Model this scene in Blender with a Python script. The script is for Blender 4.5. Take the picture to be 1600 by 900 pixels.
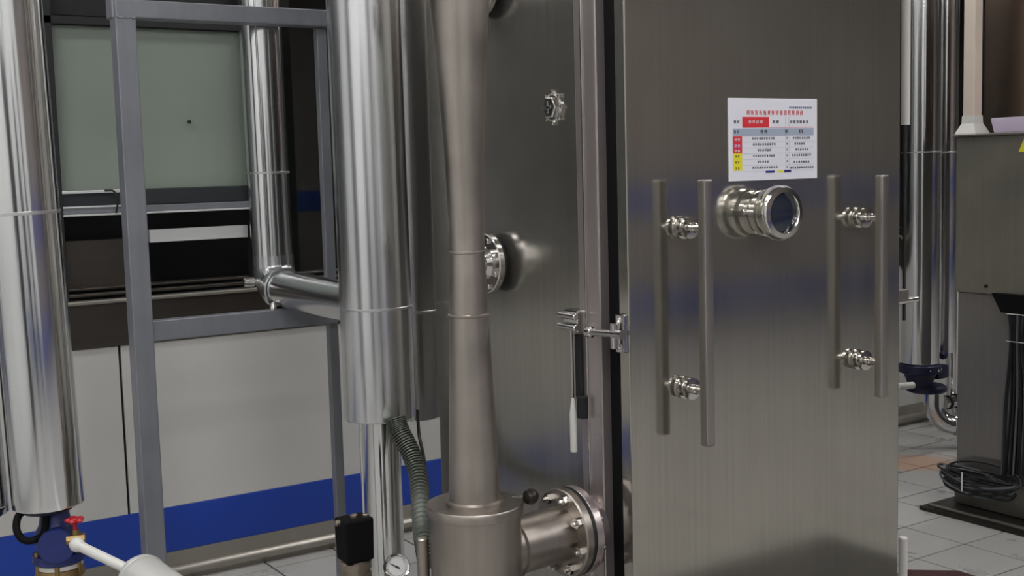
import bpy, bmesh, math, random
from mathutils import Vector, Matrix
random.seed(7)
C = bpy.context.scene
for o in list(bpy.data.objects): bpy.data.objects.remove(o)

# ------------------------------------------------------------------ camera
F_PX, YAW, PITCH, ROLL, CAM_Z = 1869.5, .58207, .09929, .026999, 1.585
cy, sy, cp, sp, cr, sr = math.cos(YAW), math.sin(YAW), math.cos(PITCH), math.sin(PITCH), math.cos(ROLL), math.sin(ROLL)
fwd = Vector((sy*cp, cy*cp, -sp)); r0 = Vector((cy, -sy, 0)); d0 = fwd.cross(r0)
rgt = cr*r0 + sr*d0; dwn = -sr*r0 + cr*d0
cam = bpy.data.objects.new('camera', bpy.data.cameras.new('camera'))
C.collection.objects.link(cam)
cam.matrix_world = Matrix(((rgt.x, -dwn.x, -fwd.x, 0), (rgt.y, -dwn.y, -fwd.y, 0), (rgt.z, -dwn.z, -fwd.z, CAM_Z), (0, 0, 0, 1)))
cam.data.sensor_width = 36; cam.data.lens = F_PX/1600*36
cam.data.clip_start = .05
C.camera = cam

def at(px, py, X=None, Y=None, Z=None):
    """point of the place seen at a photo position, on the plane X=, Y= or Z="""
    d = rgt*((px-800)/F_PX) + dwn*((py-450)/F_PX) + fwd
    if X is not None: t = X/d.x
    elif Y is not None: t = Y/d.y
    else: t = (Z-CAM_Z)/d.z
    return Vector((0, 0, CAM_Z)) + d*t

# ------------------------------------------------------------------ world, exposure
w = bpy.data.worlds.new('world'); C.world = w; w.use_nodes = True
w.node_tree.nodes['Background'].inputs[0].default_value = (.8, .85, .9, 1)
w.node_tree.nodes['Background'].inputs[1].default_value = .05
C.view_settings.view_transform = 'Standard'; C.view_settings.look = 'None'
C.view_settings.gamma = 1; C.view_settings.use_curve_mapping = False
C.view_settings.exposure = 0.0
LAMP = 36.0          # strength of the ceiling lamps' diffusers

# ------------------------------------------------------------------ materials
def lin(c):
    return tuple(((v/255)/12.92 if v/255 <= .04045 else ((v/255+.055)/1.055)**2.4) for v in c) + (1,)
def mat(name, rgb, rough=.5, metal=0., streak=0, streak_scale=(60, 60, 1.2), blotch=0, blotch_scale=3., bump=0, aniso=0, emit=0, rough_var=0, spec=.5, ior=None, trans=0, coords='Object'):
    m = bpy.data.materials.new(name); m.use_nodes = True
    n = m.node_tree.nodes; l = m.node_tree.links; b = n['Principled BSDF']
    col = lin(rgb)
    b.inputs['Base Color'].default_value = col; b.inputs['Roughness'].default_value = rough
    b.inputs['Metallic'].default_value = metal; b.inputs['Specular IOR Level'].default_value = spec
    if aniso:
        b.inputs['Anisotropic'].default_value = aniso
    if trans: b.inputs['Transmission Weight'].default_value = trans; b.inputs['IOR'].default_value = ior or 1.45
    if emit:
        b.inputs['Emission Color'].default_value = col; b.inputs['Emission Strength'].default_value = emit
    if streak or blotch or bump or rough_var:
        tc = n.new('ShaderNodeTexCoord'); mp = n.new('ShaderNodeMapping'); mp.inputs['Scale'].default_value = streak_scale
        l.new(tc.outputs[coords], mp.inputs[0])
        s = n.new('ShaderNodeTexNoise'); s.inputs['Scale'].default_value = 1.; s.inputs['Detail'].default_value = 4
        l.new(mp.outputs[0], s.inputs['Vector'])
        bl = n.new('ShaderNodeTexNoise'); bl.inputs['Scale'].default_value = blotch_scale; bl.inputs['Detail'].default_value = 5
        l.new(tc.outputs[coords], bl.inputs['Vector'])
        def rng(src, lo, hi):
            r = n.new('ShaderNodeMapRange'); r.inputs[1].default_value = .3; r.inputs[2].default_value = .7
            r.inputs[3].default_value = lo; r.inputs[4].default_value = hi; l.new(src, r.inputs[0]); return r.outputs[0]
        ms = n.new('ShaderNodeMath'); ms.operation = 'MULTIPLY'
        l.new(rng(s.outputs[0], 1-streak, 1+streak), ms.inputs[0]); l.new(rng(bl.outputs[0], 1-blotch, 1+blotch), ms.inputs[1])
        vm = n.new('ShaderNodeVectorMath'); vm.operation = 'SCALE'; vm.inputs[0].default_value = col[:3]
        l.new(ms.outputs[0], vm.inputs['Scale']); l.new(vm.outputs[0], b.inputs['Base Color'])
        if rough_var:
            l.new(rng(bl.outputs[0], rough-rough_var, rough+rough_var), b.inputs['Roughness'])
        if bump:
            bp = n.new('ShaderNodeBump'); bp.inputs['Strength'].default_value = bump; bp.inputs['Distance'].default_value = .004
            l.new(s.outputs[0], bp.inputs['Height']); l.new(bp.outputs[0], b.inputs['Normal'])
    return m
M = {}
M['cladding'] = mat('polished cladding', (218, 219, 219), .13, 1, streak=.06, blotch=.04, bump=.15, streak_scale=(30, 30, .5))
M['clad_rough'] = mat('satin cladding', (216, 217, 218), .22, 1, streak=.06, blotch=.05, bump=.12, streak_scale=(35, 35, .5))
M['band'] = mat('cladding bead', (205, 205, 203), .35, 1)
M['tank'] = mat('brushed vessel steel', (171, 168, 159), .12, .9, streak=.05, blotch=.05, rough_var=.015, streak_scale=(90, 90, 1.5))
M['tank_side'] = mat('brushed vessel side steel', (160, 157, 150), .2, .88, streak=.07, blotch=.07, rough_var=.04, streak_scale=(90, 90, 1.2))
M['frame_steel'] = mat('vessel frame steel', (176, 166, 163), .3, .8, streak=.06, streak_scale=(90, 90, 1.2))
M['ejector'] = mat('stained brown steel', (162, 154, 146), .38, 1, streak=.07, blotch=.12, blotch_scale=7, rough_var=.06, streak_scale=(50, 50, 1.5))
M['chrome'] = mat('chrome', (205, 202, 198), .14, 1)
M['satin'] = mat('satin bar', (172, 166, 160), .33, 1, streak=.05, streak_scale=(80, 80, 1))
M['post'] = mat('galvanised box section', (130, 132, 138), .45, .45, streak=.05, blotch=.1, blotch_scale=5, streak_scale=(40, 40, 2))
M['rubber'] = mat('black rubber', (16, 16, 17), .6)
M['black'] = mat('black plastic', (9, 9, 10), .75, spec=.15)
M['white_wall'] = mat('white sandwich panel', (180, 178, 173), .45, 0, blotch=.03, blotch_scale=2)
M['wall_plain'] = mat('plain painted wall', (222, 222, 220), .6, 0, blotch=.03)
M['wall_dim'] = mat('machine room wall', (128, 119, 114), .6, 0, blotch=.1)
M['joint'] = mat('dark joint', (22, 22, 22), .7)
M['blue_paint'] = mat('blue paint', (22, 58, 150), .4, 0, blotch=.04)
M['cove'] = mat('steel skirting', (160, 155, 146), .38, .8, blotch=.06, streak=.03, streak_scale=(1, 50, 50))
M['sill'] = mat('dark brown sill steel', (90, 84, 78), .35, .9, blotch=.12, streak=.05, streak_scale=(1, 40, 40))
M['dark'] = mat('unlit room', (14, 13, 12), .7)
M['green_glass'] = mat('frosted grey green pane', (126, 135, 125), .25, 0, blotch=.08, blotch_scale=1.5)
M['slate'] = mat('slate metal', (70, 74, 77), .4, .6)
M['steel_bar'] = mat('pale steel bar', (205, 205, 204), .4, .1)
M['glass'] = mat('clear glass', (225, 235, 232), .02, 0, trans=1, ior=1.45)
M['ceiling'] = mat('ceiling panel', (150, 149, 146), .6)
M['lamp'] = mat('lamp diffuser', (253, 253, 255), .5, emit=LAMP)
M['lamp_frame'] = mat('lamp frame', (200, 200, 200), .5)
M['grout'] = mat('dark grout', (42, 36, 32), .8, blotch=.2)
M['cabinet'] = mat('cabinet steel', (136, 132, 121), .36, .6, streak=.04, blotch=.1, blotch_scale=5, rough_var=.04)
M['cabinet_low'] = mat('lower cabinet steel', (132, 128, 124), .28, .65, streak=.04, blotch=.06)
M['cabinet_base'] = mat('dark base plate', (58, 55, 50), .35, .8)
M['cab_plinth'] = mat('plinth steel', (118, 115, 106), .4, .7, blotch=.08)
M['blue_iron'] = mat('blue cast iron', (22, 37, 96), .42, 0, blotch=.15, blotch_scale=20, bump=.3, streak_scale=(90, 90, 90))
M['navy_iron'] = mat('navy cast iron', (10, 17, 50), .5, 0, blotch=.2, blotch_scale=20)
M['red'] = mat('red handle', (165, 22, 34), .4)
M['brass'] = mat('dull brass', (150, 126, 84), .35, .9, blotch=.1, blotch_scale=20)
M['nickel'] = mat('dull nickel body', (150, 140, 126), .4, .9, blotch=.1, blotch_scale=20)
M['white_plastic'] = mat('off white plastic', (196, 194, 188), .4)
M['insul'] = mat('pale insulation jacket', (178, 177, 172), .45, .2, blotch=.06)
M['dial'] = mat('dial paper', (196, 196, 194), .4)
M['ink'] = mat('black ink', (30, 30, 34), .6)
M['print_red'] = mat('red print', (200, 34, 44), .5)
M['print_magenta'] = mat('magenta print', (184, 38, 92), .5)
M['print_yellow'] = mat('yellow print', (214, 205, 38), .5)
M['print_grey'] = mat('blue grey print', (150, 160, 176), .5)
M['print_navy'] = mat('navy print', (28, 34, 104), .5)
M['paper'] = mat('glossy white board', (214, 213, 220), .35)
M['sight_glass'] = mat('dark sight glass', (36, 42, 54), .08, 0, spec=.8)
M['hose'] = mat('braided hose', (92, 96, 88), .42, .5)
M['cable_black'] = mat('black cable', (14, 14, 14), .45)
M['cable_grey'] = mat('grey cable', (84, 88, 92), .45)
M['cream'] = mat('cream coated steel', (196, 182, 168), .45, blotch=.05)
M['tray'] = mat('lavender plastic', (172, 160, 178), .4)
M['brown_panel'] = mat('brown tinted steel', (128, 112, 100), .25, .9, blotch=.08)
M['mat'] = mat('dark red mat', (60, 28, 26), .8, blotch=.3, blotch_scale=30)
M['dark_machine'] = mat('dark machine casing', (40, 36, 32), .5, .3)

# floor tile: pale grey glazed, with an orange rust stain by the far pipes
m = mat('floor tile', (158, 156, 152), .33, 0, blotch=.07, blotch_scale=6, streak=.03, streak_scale=(3, 9, 3), rough_var=.08, coords='Object')
n = m.node_tree.nodes; l = m.node_tree.links; b = n['Principled BSDF']
geo = n.new('ShaderNodeNewGeometry')
src = b.inputs['Base Color'].links[0].from_socket
sc = at(1432, 723, Z=0)
for nd in n:
    if nd.type in ('MAPPING',): l.new(geo.outputs['Position'], nd.inputs[0])
    if nd.type == 'TEX_NOISE' and nd.inputs['Scale'].default_value == 6: l.new(geo.outputs['Position'], nd.inputs['Vector'])
sub = n.new('ShaderNodeVectorMath'); sub.operation = 'SUBTRACT'; sub.inputs[1].default_value = sc
l.new(geo.outputs['Position'], sub.inputs[0])
ml = n.new('ShaderNodeVectorMath'); ml.operation = 'MULTIPLY'; ml.inputs[1].default_value = (4.2, 5.5, 1)
rot = n.new('ShaderNodeVectorRotate'); rot.rotation_type = 'Z_AXIS'; rot.inputs['Angle'].default_value = .55
l.new(sub.outputs[0], rot.inputs['Vector']); l.new(rot.outputs[0], ml.inputs[0])
ln = n.new('ShaderNodeVectorMath'); ln.operation = 'LENGTH'; l.new(ml.outputs[0], ln.inputs[0])
sn = n.new('ShaderNodeTexNoise'); sn.inputs['Scale'].default_value = 9; l.new(geo.outputs['Position'], sn.inputs['Vector'])
ad = n.new('ShaderNodeMath'); ad.operation = 'ADD'; l.new(ln.outputs['Value'], ad.inputs[0]); l.new(sn.outputs[0], ad.inputs[1])
mr = n.new('ShaderNodeMapRange'); mr.inputs[1].default_value = 1.15; mr.inputs[2].default_value = 1.6; mr.inputs[3].default_value = .5; mr.inputs[4].default_value = 0
l.new(ad.outputs[0], mr.inputs[0])
mx = n.new('ShaderNodeMix'); mx.data_type = 'RGBA'; mx.inputs['B'].default_value = lin((176, 118, 62))
l.new(mr.outputs[0], mx.inputs['Factor']); l.new(src, mx.inputs['A']); l.new(mx.outputs['Result'], b.inputs['Base Color'])
M['tile'] = m

# ------------------------------------------------------------------ mesh helpers (all in world metres)
def V(*a): return Vector(a)
def frame(axis):
    a = Vector(axis).normalized()
    u = a.cross(V(0, 0, 1)) if abs(a.z) < .9 else a.cross(V(1, 0, 0))
    u.normalize(); return u, a.cross(u).normalized(), a
def add_lathe(bm, prof, org=(0, 0, 0), axis=(0, 0, 1), seg=40, cap=True):
    """prof: list of (distance along the axis, radius)"""
    u, v, a = frame(axis); org = Vector(org); rings = []
    for h, r in prof:
        rings.append([bm.verts.new(org + a*h + (u*math.cos(2*math.pi*k/seg) + v*math.sin(2*math.pi*k/seg))*r) for k in range(seg)])
    for A, B in zip(rings, rings[1:]):
        for k in range(seg):
            bm.faces.new((A[k], A[(k+1) % seg], B[(k+1) % seg], B[k]))
    if cap:
        for R_ in (rings[0], rings[-1]):
            if prof[0][1] > 0: bm.faces.new(R_)
    return bm
def add_cyl(bm, a, b, r, r2=None, seg=24, bev=0):
    a, b = Vector(a), Vector(b); L = (b-a).length; r2 = r if r2 is None else r2
    p = [(0, r-bev), (bev, r), (L-bev, r2), (L, r2-bev)] if bev else [(0, r), (L, r2)]
    return add_lathe(bm, p, a, b-a, seg)
def add_tube(bm, pts, r, seg=12, ridge=None, cap=True):
    pts = [Vector(p) for p in pts]; rings = []; u = None
    for i, p in enumerate(pts):
        t = (pts[min(i+1, len(pts)-1)] - pts[max(i-1, 0)]).normalized()
        u = frame(t)[0] if u is None else (u - t*u.dot(t)).normalized()
        v = t.cross(u); rr = ridge(i) if ridge else r
        rings.append([bm.verts.new(p + (u*math.cos(2*math.pi*k/seg) + v*math.sin(2*math.pi*k/seg))*rr) for k in range(seg)])
    for A, B in zip(rings, rings[1:]):
        for k in range(seg): bm.faces.new((A[k], A[(k+1) % seg], B[(k+1) % seg], B[k]))
    if cap: bm.faces.new(rings[0]); bm.faces.new(rings[-1])
    return bm
def add_box(bm, lo, hi, bev=0, segs=2):
    lo, hi = Vector(lo), Vector(hi)
    vs = [bm.verts.new((x, y, z)) for x in (lo.x, hi.x) for y in (lo.y, hi.y) for z in (lo.z, hi.z)]
    fs = [bm.faces.new([vs[i] for i in q]) for q in ((0, 1, 3, 2), (4, 6, 7, 5), (0, 4, 5, 1), (2, 3, 7, 6), (0, 2, 6, 4), (1, 5, 7, 3))]
    if bev:
        es = list({e for f in fs for e in f.edges})
        bmesh.ops.bevel(bm, geom=es, offset=bev, segments=segs, affect='EDGES', profile=.5)
    return bm
def add_prism(bm, prof, x0, x1):
    """profile of (y, z) points extruded along X"""
    A = [bm.verts.new((x0, y, z)) for y, z in prof]; B = [bm.verts.new((x1, y, z)) for y, z in prof]
    k = len(prof)
    for i in range(k): bm.faces.new((A[i], A[(i+1) % k], B[(i+1) % k], B[i]))
    bm.faces.new(A); bm.faces.new(B); return bm
def smooth_path(ctrl, n=12):
    ctrl = [Vector(c) for c in ctrl]; P = [ctrl[0]*2-ctrl[1]] + ctrl + [ctrl[-1]*2-ctrl[-2]]; out = []
    for i in range(1, len(P)-2):
        for k in range(n):
            t = k/n; a, b_, c, d = P[i-1:i+3]
            out.append(.5*((2*b_) + (c-a)*t + (2*a-5*b_+4*c-d)*t*t + (3*b_-a-3*c+d)*t**3))
    out.append(ctrl[-1]); return out
def nb(): return bmesh.new()
def wloc(o):
    v = Vector(o.location)
    while o.parent: o = o.parent; v += Vector(o.location)
    return v
def obj(name, bm, m, parent=None, smooth=True, label=None, ang=35):
    bmesh.ops.recalc_face_normals(bm, faces=bm.faces)
    if smooth:
        for f in bm.faces: f.smooth = True
        for e in bm.edges:
            if len(e.link_faces) == 2:
                an = e.calc_face_angle(0); ar = sorted(f.calc_area() for f in e.link_faces)
                if an > math.radians(ang) or (an > .17 and ar[1] > 12*ar[0]): e.smooth = False   # keep big flat faces flat
    xs = [v.co for v in bm.verts]
    if parent is None:
        org = V((min(v.x for v in xs)+max(v.x for v in xs))/2, (min(v.y for v in xs)+max(v.y for v in xs))/2, min(v.z for v in xs))
    else: org = wloc(parent)
    for v in bm.verts: v.co -= org
    me = bpy.data.meshes.new(name); bm.to_mesh(me); bm.free()
    me.materials.append(M[m] if isinstance(m, str) else m)
    o = bpy.data.objects.new(name, me); C.collection.objects.link(o)
    if parent is None: o.location = org
    else: o.parent = parent
    if label: o['label'] = label
    return o
def stuffed(*a):
    o = obj(*a); o['kind'] = 'stuff'; return o
def thing(name, label, cat, loc, group=None):
    o = bpy.data.objects.new(name, None); C.collection.objects.link(o); o.location = loc; o.empty_display_size = .1
    o['label'] = label; o['category'] = cat
    if group: o['group'] = group
    return o
FITTED = []
def fitted(*a):          # a fitting that is fixed to the vessel: becomes a part of it (with sub-parts) at the end
    o = thing(*a[:4]); FITTED.append(o); return o
def tag(o, label, cat, group=None):
    o['label'] = label; o['category'] = cat
    if group: o['group'] = group
    return o
def struct(name, bm, m, smooth=False, label=None, cat=None):
    o = obj(name, bm, m, None, smooth); o['kind'] = 'structure'
    o['label'] = label or name.replace('_', ' '); o['category'] = cat or name.split('_')[0]
    return o
def root_struct(name, label, loc=(0, 0, 0)):
    o = thing(name, label, name.split('_')[0], loc); o['kind'] = 'structure'; return o

# ------------------------------------------------------------------ THE SETTING
X0, X1, Y0, YW, ZC = -2.6, 15.5, -4.4, 4.6, 3.9
# floor
fl = struct('floor', add_box(nb(), (X0, Y0, -.1), (X1, YW+.02, -.004)), 'grout', label='pale grey square tiled floor with dark brown grout joints')
P = .30; GX, GY = 4.162, 2.992                      # one tile crossing found in the photograph
tb = add_box(nb(), (.004, .004, -.012), (P-.004, P-.004, 0))
bmesh.ops.bevel(tb, geom=[e for e in tb.edges if all(v.co.z > -.001 for v in e.verts)], offset=.0016, segments=1, affect='EDGES')
tm = bpy.data.meshes.new('tile'); tb.to_mesh(tm); tb.free(); tm.materials.append(M['tile'])
rest = nb(); nt = 0
ix0 = int(math.ceil((X0-GX)/P)); ix1 = int((X1-GX)/P); iy0 = int(math.ceil((Y0-GY)/P)); iy1 = int((YW+.25-GY)/P)
def in_view(x, y):
    v = Vector((x, y, 0)) - Vector((0, 0, CAM_Z)); z = v.dot(fwd)
    if z < .5: return False
    px, py = 800+F_PX*v.dot(rgt)/z, 450+F_PX*v.dot(dwn)/z
    return -60 < px < 1660 and py < 960 and (px < 720 or px > 1340)
fo = fl.location
for i in range(ix0, ix1+1):
    for j in range(iy0, iy1+1):
        x, y = GX+i*P, GY+j*P
        xe, ye = min(x+P-.004, X1), min(y+P-.004, YW)
        if ye-y < .03: continue
        if in_view(x+P/2, y+P/2) and nt < 300:
            t = bpy.data.objects.new('tile', tm); C.collection.objects.link(t); t.parent = fl
            t.location = (x-fo.x, y-fo.y, random.uniform(-.0004, .0002)-fo.z); nt += 1
            t.scale.y = (ye-y)/(P-.004) if ye-y < P-.01 else 1
        else:
            add_box(rest, (x+.004, y+.004, -.012), (xe, ye, 0))
o = obj('outer_tiles', rest, 'tile', fl, False); o['kind'] = 'stuff'; o['label'] = 'remaining grey floor tiles out of view'

# back wall: backing, sandwich panels, blue band
wb = struct('wall_back', add_box(nb(), (X0, YW+.012, 0), (X1, YW+.12, .955)), 'joint', label='back wall of white sandwich panels with a blue band low down')
seams = [-1.16, 1.229, 2.9, 4.2, 6.2, 8.6]
xs = [X0] + seams + [X1]
for a, b2 in zip(xs, xs[1:]):
    obj('wall_panel', add_box(nb(), (a+.005, YW-.004, .297), (b2-.005, YW+.012, .955), .002, 1), 'white_wall', wb, False)
obj('blue_band', add_box(nb(), (X0, YW-.006, .118), (5.2, YW+.012, .297), .001, 1), 'blue_paint', wb, False, label='deep blue painted band')
obj('lower_panel', add_box(nb(), (5.205, YW-.004, .118), (X1, YW+.012, .297)), 'white_wall', wb, False)
obj('upper_panel', add_box(nb(), (X0, YW, 2.62), (X1, YW+.1, ZC)), 'white_wall', wb, False)
# steel cove skirting with a rounded foot
prof = [(YW+.01, .118), (YW-.012, .118), (YW-.014, .062)] + [(YW-.022-.02*math.sin(a), .04+.02*math.cos(a)*1.1) for a in [k*math.pi/8 for k in range(0, 8)]] + [(YW-.018, .0), (YW+.01, 0)]
struct('baseboard_back', add_prism(nb(), prof, X0, X1), 'cove', True, label='brushed steel skirting with a rounded foot along the back wall')
# sill under the window: dark brown channel with two thin bright lips
ts = root_struct('trim_1', 'dark brown steel window sill channel above the white panels', (0, YW, .955))
obj('sill_face', add_prism(nb(), [(YW-.012, .957), (YW-.012, 1.125), (YW+.1, 1.125), (YW+.1, .957)], X0, X1), 'sill', ts, False)
obj('sill_lip', add_box(nb(), (X0, YW-.03, 1.122), (X1, YW+.06, 1.137), .004), 'cove', ts)
obj('sill_lip', add_box(nb(), (X0, YW+.0, 1.150), (X1, YW+.08, 1.162), .003), 'sill', ts)
obj('sill_lip', add_box(nb(), (X0, YW+.02, 1.172), (X1, YW+.09, 1.182), .003), 'sill', ts)

# window: black frames, pale pane, track
wn = root_struct('window_1', 'long dark interior window with black frames and a frosted grey green pane', (0, YW, 1.13))
def wbox(name, lo, hi, m, label=None, bev=.002): return obj(name, add_box(nb(), lo, hi, bev, 1), m, wn, False, label)
gl, gr = at(84, 160, Y=YW+.03).x, at(380, 160, Y=YW+.03).x
for x in (gl-.012, gr+.012, 2.95, 4.6, 6.6, 8.6): wbox('mullion', (x-.014, YW-.004, 1.13), (x+.014, YW+.06, 2.6), 'rubber')
wbox('head_frame', (X0, YW-.004, 2.155), (gr+.02, YW+.05, 2.185), 'rubber')
wbox('head_frame', (X0, YW-.004, 2.585), (X1, YW+.05, 2.62), 'rubber')
pane = wbox('frosted_pane', (gl, YW+.024, 1.545), (gr, YW+.036, 2.155), 'green_glass', 'frosted grey green upper pane')
obj('pane_knob', add_cyl(nb(), at(295, 190, Y=YW+.024), at(295, 190, Y=YW+.024)-V(0, .012, 0), .006), 'rubber', pane)
wbox('glass_pane', (X0, YW+.045, 1.18), (gl-.03, YW+.051, 2.58), 'glass')
wbox('glass_pane', (gr+.03, YW+.045, 1.18), (2.93, YW+.051, 2.58), 'glass')
wbox('glass_pane', (2.97, YW+.045, 1.18), (4.58, YW+.051, 2.58), 'glass')
wbox('glass_pane', (4.62, YW+.045, 1.18), (X1, YW+.051, 2.58), 'glass')
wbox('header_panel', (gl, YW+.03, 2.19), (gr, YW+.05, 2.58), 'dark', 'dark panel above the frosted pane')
# track rails of the hatch below the frosted pane
mid = at(190, 320, Y=YW).x
wbox('track_rail', (gl, YW+.015, 1.486), (gr, YW+.05, 1.545), 'slate', 'slate grey upper track')
wbox('track_rail', (gl, YW+.0, 1.460), (gr, YW+.04, 1.484), 'post')
wbox('track_lip', (gl, YW-.012, 1.452), (gr, YW+.03, 1.459), 'steel_bar', 'bright thin track lip')
wbox('track_lip', (gl, YW-.004, 1.536), (mid+.06, YW+.014, 1.547), 'steel_bar', 'bright thin upper lip')
wbox('track_lip', (gl, YW-.004, 1.482), (mid+.06, YW+.0, 1.489), 'steel_bar')
wbox('hatch_bar', (mid+.11, YW+.03, 1.338), (gr-.006, YW+.055, 1.388), 'steel_bar', 'pale steel bar across the dark hatch')
wbox('lower_panel', (gl+.01, YW+.045, 1.18), (mid+.06, YW+.06, 1.36), 'sill', 'dim steel panel behind the hatch')
kx = at(176, 315, Y=YW).x
obj('hatch_catch', add_tube(nb(), smooth_path([(kx-.03, YW-.012, 1.545), (kx, YW-.03, 1.54), (kx+.01, YW-.03, 1.50), (kx+.005, YW-.02, 1.46)]), .004), 'rubber', wn)
# unlit room beyond
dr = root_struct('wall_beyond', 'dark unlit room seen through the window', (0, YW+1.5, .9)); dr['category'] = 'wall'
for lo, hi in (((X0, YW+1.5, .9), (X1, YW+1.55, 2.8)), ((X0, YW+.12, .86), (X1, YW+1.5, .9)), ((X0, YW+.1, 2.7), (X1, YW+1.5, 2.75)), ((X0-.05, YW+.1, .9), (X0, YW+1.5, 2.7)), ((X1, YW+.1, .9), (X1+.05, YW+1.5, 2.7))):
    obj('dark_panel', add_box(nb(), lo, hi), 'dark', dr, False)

# other walls and ceiling (outside the frame; they are what the steel mirrors)
struct('wall_left', add_box(nb(), (X0-.1, Y0, 0), (X0, YW+.1, ZC)), 'wall_plain', label='plain pale left wall out of view')
struct('wall_right', add_box(nb(), (X1, Y0, 0), (X1+.1, YW+.1, ZC)), 'wall_dim', label='dim right wall out of view')
wf = struct('wall_front', add_box(nb(), (X0, Y0-.1, 0), (X1, Y0, ZC)), 'wall_dim', label='dim wall behind the camera with a blue band')
obj('blue_band', add_box(nb(), (X0, Y0, .118), (X1, Y0+.012, .40)), 'blue_paint', wf, False)
obj('blue_band', add_box(nb(), (2.4, Y0, 1.14), (X1, Y0+.012, 1.38)), 'blue_paint', wf, False)  # upper band added so the door mirrors a blue strip
obj('pale_panel', add_box(nb(), (X0, Y0, .0), (2.4, Y0+.006, ZC)), 'wall_plain', wf, False, 'pale wall panels left of the dim part')
struct('ceiling', add_box(nb(), (X0, Y0, ZC), (X1, YW+.1, ZC+.1)), 'ceiling', label='flat panel ceiling out of view')
for lx, ly, lab in ((-1.3, -2.9, 'front row, nearest the left wall'), (.9, -2.9, 'front row, second from the left wall'),
        (-1.3, -.6, 'second row, nearest the left wall'), (.9, -.6, 'second row, above the camera'),
        (-1.3, 1.7, 'third row, nearest the left wall'), (.6, 1.7, 'third row, left of the vessel'), (4.4, 1.2, 'third row, right of the vessel'), (6.9, 1.2, 'third row, above the far right'),
        (4.4, -.9, 'second row, right of the camera'), (4.4, -2.6, 'front row, right of the camera, added to brighten reflections'), (7.4, -2.2, 'front row, second from the right, added to brighten reflections'), (11.5, -1.0, 'second row, nearest the right wall, added to brighten reflections'), (-.6, 3.7, 'window row, nearest the left wall'), (3.6, 3.75, 'window row, behind the vessel'), (6.4, 3.7, 'window row, nearest the right wall')):  # front-right lamps added to brighten the wall and floor mirrored in the door
    t = thing('ceiling_lamp', 'flat ceiling lamp panel out of view, ' + lab, 'lamp', (lx, ly, ZC-.05), 'ceiling lamps')
    obj('lamp_frame', add_box(nb(), (lx-.62, ly-.17, ZC-.05), (lx+.62, ly+.17, ZC), .004), 'lamp_frame', t, False)
    obj('diffuser', add_box(nb(), (lx-.59, ly-.14, ZC-.056), (lx+.59, ly+.14, ZC-.048)), 'lamp', t, False)

# dark boxes added behind the camera so the pipes mirror dark streaks
for lo, hi, lab in (((-2.5, -1.9, 0), (-1.8, -1.2, 2.3), 'tall dark box added out of view by the left wall for pipe reflections'),
                    ((-.9, -4.3, 0), (-.35, -3.8, 2.2), 'narrow dark box added out of view behind the camera for pipe reflections'),
                    ((.75, -4.3, 0), (1.1, -3.9, 2.6), 'slim dark box added out of view behind the camera for pipe reflections')):
    t = thing('streak_casing', lab, 'machine', ((lo[0]+hi[0])/2, (lo[1]+hi[1])/2, 0), 'boxes added behind the camera for reflections')
    obj('casing', add_box(nb(), (lo[0], lo[1], .08), hi, .01), 'dark_machine', t, False)
    obj('plinth', add_box(nb(), (lo[0]+.03, lo[1]+.03, 0), (hi[0]-.03, hi[1]-.03, .08)), 'rubber', t, False)
    obj('door_panel', add_box(nb(), (lo[0]+.04, hi[1]-.001, .15), (hi[0]-.04, hi[1]+.015, hi[2]-.08), .004), 'slate', t, False)

# ------------------------------------------------------------------ BOX SECTION FRAME
FY, FW = 3.82, .0647
fr = thing('pipe_support_frame', 'grey box section steel frame of two posts and two rails before the window', 'frame', (1.3, FY, 0))
p1 = at(190, 200, Y=FY).x
p2l = at(497, 100, Y=FY+.03).x
zt_lo, zt_hi = at(300, 32, Y=FY).z, at(300, 4, Y=FY).z
zl_lo, zl_hi = at(300, 528, Y=FY+.01).z, at(300, 496, Y=FY+.01).z
obj('post', add_box(nb(), (p1, FY, 0), (p1+FW, FY+FW, zt_lo+.002), .004), 'post', fr)
obj('post', add_box(nb(), (p1-.004, FY+.02, zt_lo), (p1+.02, FY+FW+.02, 3.2), .004), 'post', fr)
obj('post', add_box(nb(), (p2l, FY+.03, 0), (p2l+.036, FY+.06, zt_lo), .003), 'post', fr, label='slimmer far post')
obj('top_rail', add_box(nb(), (p1+.002, FY, zt_lo), (p2l+.06, FY+FW, zt_hi), .004), 'post', fr)
obj('bottom_rail', add_box(nb(), (p1+FW, FY+.012, zl_lo), (p2l+.03, FY+.055, zl_hi), .004), 'post', fr)
obj('weld_seam', add_tube(nb(), [(p1+.002+k*.006, FY-.001, zt_lo+.002*math.sin(k*2)) for k in range(11)], .003, 8), 'post', fr)

# ------------------------------------------------------------------ CLAD PIPES
def clad_pipe(name, label, x, y, r, z0, z1, m, lean=(0, 0), bands=(), seam=None, inner=None, group=None, cat='pipe'):
    t = thing(name, label, cat, (x, y, z0), group)
    ax = V(lean[0], lean[1], 1); b_ = nb()
    L = z1-z0
    add_lathe(b_, [(0, r-.012), (0, r-.001), (.003, r), (L, r)], (x, y, z0), ax, 64)
    obj('cladding', b_, m, t)
    for zb in bands:
        p = V(x, y, z0) + ax*(zb-z0)
        obj('joint_bead', add_lathe(nb(), [(-.004, r), (-.003, r+.0014), (.003, r+.0014), (.004, r)], p, ax, 64, False), 'band', t)
    if seam is not None:      # vertical lap seam of the sheet
        a = math.radians(seam); q = V(math.cos(a), math.sin(a), 0)*r
        obj('lap_seam', add_cyl(nb(), V(x, y, z0)+q, V(x, y, z0)+q+ax*L, .0022, seg=8), 'band', t)
    if inner:
        obj('core_pipe', add_cyl(nb(), (x, y, inner[1]), (x, y, z0+.03), inner[0], seg=48), 'cladding', t)
    return t
AX, AY = .619, 2.874
LA = .02
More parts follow.
